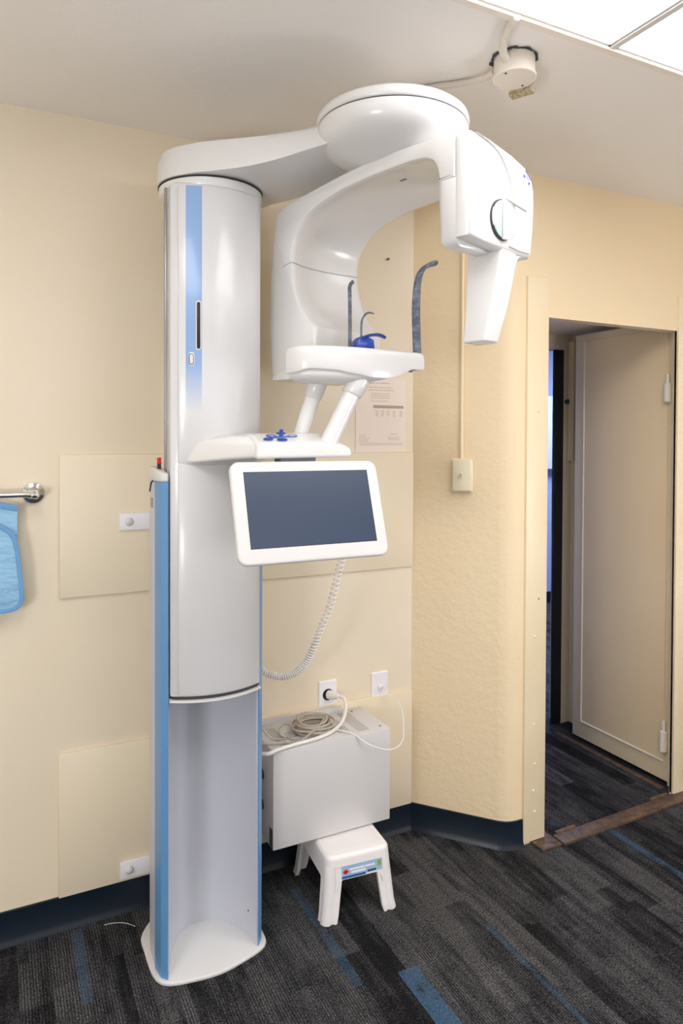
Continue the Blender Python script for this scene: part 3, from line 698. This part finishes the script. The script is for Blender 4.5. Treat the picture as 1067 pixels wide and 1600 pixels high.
# small violet maker label high on the end face
lc = C(-.0050, .243, 2.181); Tl = frame(lc, -Et, (Ew+Vector((0, 0, -.62))).normalized())
lb = mbox('label_plate', M_lilac, -.017, .017, -.010, .010, -.001, .0006, XR, T=Tl)
mbox('label_border', M_violet, -.017, .017, .0065, .010, .0006, .0010, lb, T=Tl)
mbox('label_text', M_violet, -.017, -.008, -.010, -.005, .0006, .0009, lb, T=Tl)
mbox('label_text', M_violet, .011, .017, -.010, -.003, .0006, .0009, lb, T=Tl)
mbox('label_text', M_violet, -.010, .010, -.001, .001, .0006, .0009, lb, T=Tl)

# patient table (chin rest table)
top_o = [(.702, 1.750), (.701, 1.718), (.712, 1.688), (.745, 1.662), (.80, 1.648), (.87, 1.644), (.94, 1.650), (1.01, 1.662), (1.06, 1.671), (1.092, 1.677), (1.104, 1.684), (1.106, 1.700), (1.10, 1.722), (1.04, 1.745), (.96, 1.775), (.88, 1.795), (.80, 1.800), (.735, 1.790)]
to = [tuple(v)[:2] for v in smooth([(x, y, 0) for x, y in top_o], 4, True)]
def zbot(x):
    tab = [(.70, 1.690), (.74, 1.700), (.80, 1.698), (.86, 1.690), (.92, 1.681), (.97, 1.681), (1.01, 1.690), (1.035, 1.704), (1.06, 1.712), (1.12, 1.714)]
    for (a, za), (b, zb) in zip(tab, tab[1:]):
        if x <= b: 
            k = max(0, (x-a)/(b-a)); k = k*k*(3-2*k); return za+(zb-za)*k
    return tab[-1][1]
cen = Vector((.9, 1.72)); bm = bmesh.new(); rings = []
def tring(sc, zfun): return [Vector((cen.x+(x-cen.x)*(1-sc*.5)-0, cen.y+(y-cen.y)*(1-sc*1.2), zfun(x))) for x, y in to]
rings = [tring(.10, lambda x: zbot(x)+.0015), tring(.02, zbot), tring(-.004, lambda x: zbot(x)+.004), tring(-.004, lambda x: (zbot(x)+1.762)/2), tring(.0, lambda x: 1.742), tring(.025, lambda x: 1.755), tring(.08, lambda x: 1.7605), tring(.16, lambda x: 1.762)]
loft(bm, rings); finish(bm, 'chin_table', M_white, XR, ang=55)
bm = bmesh.new(); uo = [(x, y) for x, y in to]
def uring(sc, z, x1=1.0): return [Vector((cen.x+(min(x, x1)-cen.x)*(1-sc*.6), cen.y+(y-cen.y)*(1-sc*1.6), z)) for x, y in uo]
loft(bm, [uring(.10, 1.704, 1.03), uring(.07, 1.690, 1.0), uring(.10, 1.678, .96), uring(.22, 1.670, .92), uring(.40, 1.666, .88)]); finish(bm, 'table_underside', M_white2, XR, ang=60)
for x in (1.040, 1.062): mlathe('foot_stud', M_metaldark, [(.0001, 1.705), (.005, 1.706), (.005, 1.715)], Matrix.Translation((x, 1.69, 0)), XR, 12)
# leaning pillars
for (b, t, r) in (((.806, 1.700, 1.500), (.893, 1.690, 1.676), .0260), ((.757, 1.790, 1.505), (.806, 1.765, 1.672), .0225)):
    b, t = Vector(b), Vector(t); dd = (t-b).normalized(); L_ = (t-b).length
    bm = bmesh.new(); lathe(bm, [(r*.92, 0), (r*.92, L_-.045)], 32, frame(b, dd)); p = finish(bm, 'pillar', M_white, XR)
    bm = bmesh.new(); lathe(bm, [(r*.93, L_-.046), (r*1.08, L_-.042), (r*1.2, L_-.010), (r*1.22, L_+.004)], 32, frame(b, dd)); finish(bm, 'pillar_collar', M_white, p, ang=60)
# control panel body below
bm = bmesh.new()
V = [(.592, 1.668, 1.464), (.866, 1.668, 1.467), (.868, 1.80, 1.467), (.60, 1.82, 1.464),
     (.594, 1.668, 1.503), (.864, 1.672, 1.492), (.862, 1.79, 1.510), (.815, 1.79, 1.533), (.600, 1.80, 1.530), (.65, 1.669, 1.508), (.76, 1.668, 1.507), (.80, 1.74, 1.531), (.60, 1.73, 1.524)]
for v in V: bm.verts.new(v)
bmesh.ops.convex_hull(bm, input=bm.verts)
bmesh.ops.dissolve_limit(bm, angle_limit=math.radians(6), verts=bm.verts, edges=bm.edges)
cpn = finish(bm, 'control_panel', M_white, XR, bevel=.009, seg=4, bang=20, ang=60)
bm = bmesh.new()
for v in [(.470, 1.900, 1.447), (.690, 1.915, 1.447), (.690, 1.915, 1.519), (.545, 1.885, 1.521), (.505, 1.890, 1.508), (.478, 1.897, 1.472), (.597, 1.685, 1.467), (.597, 1.685, 1.502), (.606, 1.80, 1.464), (.606, 1.80, 1.527), (.602, 1.74, 1.522), (.55, 1.75, 1.466), (.552, 1.76, 1.500), (.558, 1.80, 1.519), (.70, 1.80, 1.47), (.70, 1.80, 1.52)]: bm.verts.new(v)
bmesh.ops.convex_hull(bm, input=bm.verts)
bmesh.ops.dissolve_limit(bm, angle_limit=math.radians(4), verts=bm.verts, edges=bm.edges)
finish(bm, 'panel_arm', M_white, XR, bevel=.008, seg=4, bang=12, ang=60)
# blue keys on the sloping top of the panel
pn = Vector((0, -.23, 1)).normalized()
def ptop(x, y): return Vector((x, y, 1.508+(y-1.668)*.245+.0015))
def ring_key(x, y, rx, ry, rot):
    P = []
    for k in range(21):
        a = 2*PI*k/20; q = Vector((rx*math.cos(a), ry*math.sin(a)))
        c_, s_ = math.cos(rot), math.sin(rot); P.append(ptop(x+q.x*c_-q.y*s_, y+q.x*s_+q.y*c_))
    bm = bmesh.new(); tube(bm, P, .0022, 8); finish(bm, 'blue_key', M_blue, cpn)
for x, y, rot in ((.632, 1.690, .3), (.668, 1.684, .1), (.652, 1.722, .2), (.712, 1.722, .2), (.690, 1.748, .2)): ring_key(x, y, .0125, .0075 if y < 1.7 else .010, rot)
bm = bmesh.new(); lathe(bm, [(.0055, -.003), (.0055, .018), (.0045, .020), (.0001, .020)], 20, frame(ptop(.676, 1.712), (0, -.1, 1))); finish(bm, 'joystick', M_blue, cpn)
bm = bmesh.new(); tube(bm, [ptop(.645, 1.706), ptop(.676, 1.710), ptop(.705, 1.712)], .0030, 8); finish(bm, 'blue_key', M_blue, cpn)
# monitor
ang_m = math.atan2(.08, .245); TM = frame((.7255, 1.62, 1.3352), (0, -math.cos(ang_m), math.sin(ang_m)), (1, 0, 0))
bm = bmesh.new(); W2, H2 = .2065, .1295
loft(bm, [[TM @ Vector((x, y, k)) for x, y in rrect(-a, a, -b, b, r, 8)] for a, b, r, k in ((W2-.014, H2-.014, .016, -.028), (W2-.004, H2-.004, .022, -.022), (W2, H2, .024, -.014), (W2, H2, .024, -.004), (W2-.002, H2-.002, .023, -.0012), (W2-.006, H2-.006, .021, 0))])
mon = finish(bm, 'monitor', M_white2, XR, ang=50)
bm = bmesh.new(); prism(bm, [(-.1725, -.0895), (.1725, -.0895), (.1725, .1010), (-.1725, .1010)], -.001, .0006, TM)
sc = finish(bm, 'screen', M_screen, mon)
bm = bmesh.new(); prism(bm, [(-.174, -.091), (.174, -.091), (.174, .1025), (-.174, .1025)], -.001, .0003, TM); finish(bm, 'screen_edge', M_black, mon)
bm = bmesh.new(); box(bm, .66, .76, 1.675, 1.72, 1.440, 1.470); finish(bm, 'monitor_mount', M_metaldark, XR, bevel=.002)

# head supports
def blade(name, pts, wds, thk, wdir, mat, parent=XR):
    P = smooth(pts, 5); wr = smooth([(w_, 0, 0) for w_ in wds], 5); rings = []
    wd_ = Vector(wdir).normalized()
    for i, p in enumerate(P):
        t = (P[min(i+1, len(P)-1)]-P[max(i-1, 0)]).normalized(); n = t.cross(wd_).normalized(); w_ = wr[i].x
        rings.append([p+wd_*(w_*math.cos(a))+n*(thk*math.sin(a)) for a in [2*PI*k/12 for k in range(12)]])
    bm = bmesh.new(); loft(bm, rings); return finish(bm, name, mat, parent, ang=50)
blade('temple_support', [(1.090, 1.700, 1.750), (1.086, 1.700, 1.84), (1.085, 1.700, 1.90), (1.090, 1.700, 1.965), (1.102, 1.698, 2.000), (1.122, 1.696, 2.016), (1.146, 1.694, 2.026)],
      [.0125, .0125, .0125, .011, .010, .009, .009], .0105, (.93, -.35, .05), M_rod)
blade('temple_support', [(.908, 1.770, 1.745), (.908, 1.770, 1.84), (.907, 1.770, 1.925), (.9055, 1.768, 1.945), (.9065, 1.762, 1.955), (.910, 1.755, 1.960)],
      [.010, .010, .010, .010, .010, .009], .0055, (.35, 1, 0), M_rod)
hk = blade('forehead_hook', [(.908, 1.700, 1.770), (.907, 1.700, 1.815), (.909, 1.700, 1.842), (.920, 1.700, 1.860), (.934, 1.700, 1.866), (.945, 1.700, 1.864)], [.006, .006, .006, .006, .006, .006], .0024, (.75, .65, 0), M_rod)
bm = bmesh.new()
for v in [(.884, 1.685, 1.757), (.944, 1.685, 1.757), (.944, 1.725, 1.757), (.884, 1.725, 1.757), (.888, 1.69, 1.786), (.900, 1.69, 1.797), (.93, 1.69, 1.796), (.943, 1.69, 1.790), (.888, 1.72, 1.786), (.90, 1.72, 1.797), (.93, 1.72, 1.796), (.943, 1.72, 1.790)]: bm.verts.new(v)
bmesh.ops.convex_hull(bm, input=bm.verts); cr = finish(bm, 'chin_rest', M_blue, XR, bevel=.004, seg=3, bang=20, ang=60); cr['label'] = 'deep blue chin rest'
blade('chin_lip', [(.905, 1.70, 1.792), (.93, 1.70, 1.802), (.955, 1.70, 1.806), (.972, 1.70, 1.804), (.983, 1.70, 1.800)], [.018, .017, .015, .012, .007], .0045, (0, 1, 0), M_blue, cr)

# ------------------------------------------------------------------ power box on the wall
PB = thing('power_supply_box', 'white sheet metal box hanging on the wall beside the machine column', 'electrical box', (1.0, WB-.015, .21))
bx0, bx1, by0, by1, bz0, bz1 = .786, 1.214, 2.050, 2.262, .208, .523
mbox('housing', M_box, bx0, bx1, by0, by1, bz0, bz1, PB, .0025)
bm = bmesh.new(); box(bm, bx0+.01, 1.130, by1-.004, by1+.004, .49, .540); finish(bm, 'mounting_flange', M_box, PB, bevel=.001)
def holes(x0, x1, y0, y1, nx, ny):
    bm = bmesh.new()
    for i in range(nx):
        for k in range(ny):
            x = x0+(x1-x0)*i/max(1, nx-1); y = y0+(y1-y0)*k/max(1, ny-1); box(bm, x-.0022, x+.0022, y-.0016, y+.0016, bz1-.0005, bz1+.0003)
    finish(bm, 'vent_holes', M_seam, PB)
holes(1.105, 1.140, 2.075, 2.235, 5, 20); holes(1.04, 1.075, 2.09, 2.13, 5, 6); holes(1.04, 1.075, 2.15, 2.19, 5, 6); holes(1.04, 1.075, 2.21, 2.235, 5, 4)
holes(.825, .85, 2.07, 2.22, 4, 18); holes(.87, .905, 2.07, 2.11, 5, 6); holes(.87, .905, 2.13, 2.17, 5, 6)
for x, y in ((1.19, 2.08), (1.16, 2.235), (.81, 2.24)): mlathe('screw', M_metaldark, [(.004, 0), (.004, .001), (.0001, .0018)], frame((x, y, bz1), (0, 0, 1)), PB, 12)
for z in (.412, .312):
    g = mlathe('cable_gland', M_metaldark, [(.016, 0), (.016, .006), (.011, .007), (.011, .020), (.014, .021), (.014, .030), (.0001, .031)], frame((bx0, 2.15, z), (-1, 0, 0)), PB, 24)
mbox('corner_cutout', M_seam, bx0-.0006, bx0+.001, 2.055, 2.082, .212, .272, PB)

# cords
def cord(name, pts, r, mat, lab, n=7):
    o = mtube(name, mat, smooth(pts, n), r, None, 8); return tag(o, lab, 'cable')
zt = bz1
pw = thing('power_lead', 'thick white power lead plugged into the left outlet and lying over the box edge', 'power lead', (1.09, WB, .58))
mtube('cord', M_cordw, smooth([(.735, 2.10, .515), (.76, 2.04, zt+.004), (.80, 2.046, zt+.0075), (.86, 2.056, zt+.008), (.94, 2.066, zt+.0085), (1.01, 2.090, zt+.010), (1.065, 2.130, zt+.014), (1.100, 2.170, zt+.026), (1.118, 2.200, .570), (1.118, 2.218, .585), (1.104, 2.234, .589)], 7), .0062, pw)
mlathe('plug', M_cordw, [(.016, .001), (.016, .022), (.012, .034), (.007, .050)], frame((1.087, WB-.009, .583), (.32, -.9, .10)), pw, 20)
random.seed(8); P = []
for k in range(8*20+1):
    a = 2*PI*k/20; lap = k/20; r1 = .058+.009*math.sin(lap*2.3); r2 = .058+.009*math.cos(lap*1.9)
    P.append(Vector((.965+.007*math.sin(lap*1.3)+r1*math.cos(a), 2.140+.008*math.cos(lap*1.7)+r2*math.sin(a), zt+.0075+lap*.0042+.003*math.sin(a*1.5+lap))))
bd_ = mtube('cable_coil', M_cord, P, .0040, None, 8); tag(bd_, 'coiled bundle of grey cable lying on top of the white box', 'cable')
cord('cable_tail', [(1.01, 2.14, zt+.042), (.975, 2.10, zt+.041), (.93, 2.075, zt+.028), (.88, 2.072, zt+.006), (.84, 2.09, zt+.004), (.80, 2.10, zt+.003), (.74, 2.13, zt+.01)], .0030, M_cord, 'loose grey cable end trailing left from the coiled bundle')
cord('thin_loop_cable', [(.745, 2.16, .625), (.775, 2.15, .575), (.81, 2.13, zt+.008), (.86, 2.12, zt+.004), (.90, 2.14, zt+.004), (.905, 2.18, zt+.010), (.885, 2.20, zt+.016), (.855, 2.18, zt+.010), (.848, 2.14, zt+.006), (.87, 2.11, zt+.005), (.89, 2.10, zt+.004)], .0024, M_cord, 'thin grey cable with a small open loop left of the coil')
cord('network_cable', [(1.303, WB-.012, .577), (1.315, WB-.035, .575), (1.335, 2.225, .556), (1.345, 2.19, .512), (1.31, 2.12, .485), (1.255, 2.04, .470), (1.19, 2.010, .468), (1.12, 2.024, .492), (1.07, 2.06, zt+.004), (1.03, 2.11, zt+.006), (.99, 2.13, zt+.02)], .0024, M_cordw, 'thin pale cable hanging from the right outlet over the box edge')
# spiral cord
path = smooth([(.88, 1.80, 1.44), (.97, 1.88, 1.30), (.995, 1.94, 1.20), (.986, 1.98, 1.119), (.972, 2.02, .987), (.953, 2.05, .905), (.924, 2.09, .792), (.89, 2.12, .742), (.849, 2.14, .727), (.80, 2.155, .743), (.76, 2.17, .775), (.73, 2.18, .80)], 40)
L = [0]
for a, b in zip(path, path[1:]): L.append(L[-1]+(b-a).length)
P = []; ph = 0; n = Vector((1, 0, 0)); step = .0008; s = 0; i = 0
while s < L[-1]:
    while i < len(L)-2 and L[i+1] < s: i += 1
    t = (path[i+1]-path[i]).normalized(); p = path[i].lerp(path[i+1], (s-L[i])/max(1e-9, L[i+1]-L[i]))
    n = (n-t*n.dot(t)).normalized(); b = t.cross(n)
    pitch = .0165 if s < L[-1]*.6 else .0165-(.0085)*min(1, (s/L[-1]-.6)/.15)
    ph += 2*PI*step/pitch; P.append(p+(n*math.cos(ph)+b*math.sin(ph))*.0095); s += step
sp = mtube('spiral_cord', M_cordw, P, .0035, None, 6); tag(sp, 'white spiral cord hanging from the machine panel behind the monitor', 'cord')
fw = mtube('floor_wire', M_cordw, smooth([(.385, 2.19, .004), (.36, 2.22, .003), (.33, 2.235, .003), (.30, 2.24, .003)], 5), .0008); tag(fw, 'fine pale wire on the carpet left of the column base', 'wire')

# ------------------------------------------------------------------ step stool
TS = Matrix.Translation((1.047, 2.078, 0)) @ Matrix.Rotation(math.radians(-5), 4, 'Z')
ST = thing('step_stool', 'small white plastic step stool under the white wall box', 'stool', (1.047, 2.078, 0))
tx, ty, fx, fy, hz = .106, .140, .128, .158, .203
bm = bmesh.new()
sr = [(tx+.006, ty+.006, .030, hz-.034), (tx+.004, ty+.004, .030, hz-.015)]
sr += [(tx+.004-.015*(1-math.cos(q)), ty+.004-.015*(1-math.cos(q)), .030-.012*(1-math.cos(q)), hz-.015+.015*math.sin(q)) for q in [PI/2*j/7 for j in range(1, 8)]]
loft(bm, [[TS @ Vector((x, y, z)) for x, y in rrect(-a, a, -b, b, r, 6)] for a, b, r, z in sr])
seat = finish(bm, 'seat', M_stool, ST, ang=40)
bm = bmesh.new(); q = rrect(-tx+.020, tx-.020, -ty+.020, ty-.020, .014, 5); q = q+[q[0]]
tube(bm, [TS @ Vector((x, y, hz-.0004)) for x, y in q], .0014, 6, False)
for i in range(7):
    for k in range(9):
        lathe(bm, [(.0028, 0), (.0014, .0009), (.0001, .0010)], 8, TS @ Matrix.Translation((-.066+.022*i, -.092+.023*k, hz)))
finish(bm, 'grip_pattern', M_stool, seat, ang=60)
def skirt(axis, s):
    bm = bmesh.new(); L_ = (tx if axis == 'y' else ty); half = L_-.024; zt_ = hz-.028; zb = .130
    pts = [(-half, zt_), (half, zt_), (half, zb-.035)] + [(half-.004-.022*(1-math.cos(a)), zb-.035+.033*math.sin(a)) for a in [PI/2*k/6 for k in range(1, 7)]] + \
          [(-half+.004+.022*(1-math.cos(a)), zb-.035+.033*math.sin(a)) for a in [PI/2*k/6 for k in range(6, 0, -1)]] + [(-half, zb-.035)]
    rings = []
    for k in (0, .006):
        r = []
        for a, z in pts:
            out = (ty if axis == 'y' else tx)+.004+(hz-.03-z)*.10-k
            r.append(TS @ (Vector((a, s*out, z)) if axis == 'y' else Vector((s*out, a, z))))
        rings.append(r)
    loft(bm, rings); return finish(bm, 'skirt', M_stool, ST)
fs = skirt('y', -1); skirt('y', 1); skirt('x', -1); skirt('x', 1)
for sx_ in (-1, 1):
    for sy_ in (-1, 1):
        rings = []
        for k in range(9):
            u = k/8; z = (hz-.030)*(1-u)+.0; flare = u + (.16 if u > .95 else 0)
            ox = tx+.004+(fx-tx-.004)*flare; oy = ty+.004+(fy-ty-.004)*flare
            a_ = .056-.006*u; b_ = .050-.006*u; t_ = .013+.002*u; rr = .024
            sec = [(ox-a_, oy), (ox-a_+.008, oy), (ox-a_+.013, oy-.0045), (ox-rr-.008, oy-.0045), (ox-rr, oy)]
            sec += [(ox-rr+rr*math.sin(q), oy-rr+rr*math.cos(q)) for q in [PI/2*j/6 for j in range(1, 7)]]
            sec += [(ox-.0045, oy-rr-.007), (ox-.0045, oy-b_+.012), (ox, oy-b_+.007), (ox, oy-b_), (ox-t_, oy-b_)] + [(ox-rr+(rr-t_)*math.cos(q), oy-rr+(rr-t_)*math.sin(q)) for q in [PI/2*j/3 for j in range(4)]] + [(ox-a_, oy-t_)]
            rings.append([TS @ Vector((sx_*x, sy_*y, z)) for x, y in sec])
        bm = bmesh.new(); loft(bm, rings); finish(bm, 'leg', M_stool, ST, bevel=.002, bang=50, ang=45)
# printed sticker on the front skirt
def on_skirt(a0, a1, z0, z1, lift, name, mat, par):
    bm = bmesh.new(); r = []
    for k in (0, -.0005):
        r.append([TS @ Vector((a, -(ty+.004+(hz-.03-z)*.10+lift+k*-1), z)) for a, z in ((a0, z0), (a1, z0), (a1, z1), (a0, z1))])
    loft(bm, r); return finish(bm, name, mat, par)
M_stk = Mt('sticker_blue', '9fb9d6', .4).m
stk = on_skirt(-.062, .078, .131, .168, .0004, 'sticker', M_stk, ST)
on_skirt(-.062, .020, .131, .138, .001, 'sticker_band', Mt('sticker_navy', '1f5c9a', .4).m, stk)
on_skirt(.020, .078, .131, .134, .001, 'sticker_band', Mt('sticker_pale', 'd8e2ee', .4).m, stk)
on_skirt(.062, .073, .148, .164, .001, 'sticker_mark', Mt('sticker_green', '7fae3c', .4).m, stk)
on_skirt(.026, .056, .136, .142, .001, 'sticker_print', M_seam, stk)
for q, (a, b) in enumerate(((-.035, .015), (-.030, .020), (.018, .052))): on_skirt(a, b, (.153, .143, .153)[q], (.158, .149, .158)[q], .001, 'sticker_print', M_farwhite, stk)
# maple leaf shape
lf = [(0, 1), (.18, .62), (.42, .72), (.36, .28), (.72, .46), (.78, .26), (.98, .20), (.80, .02), (.86, -.10), (.42, -.36), (.46, -.52), (.06, -.46), (.05, -.85), (-.05, -.85), (-.06, -.46), (-.46, -.52), (-.42, -.36), (-.86, -.10), (-.80, .02), (-.98, .20), (-.78, .26), (-.72, .46), (-.36, .28), (-.42, .72), (-.18, .62)]
bm = bmesh.new(); rings = []
for k in (.001, .0016):
    rings.append([TS @ Vector((-.048+x*.010, -(ty+.004+(hz-.03-(.150+z*.010))*.10+k), .150+z*.010)) for x, z in lf])
loft(bm, rings); finish(bm, 'leaf_emblem', M_red, stk)
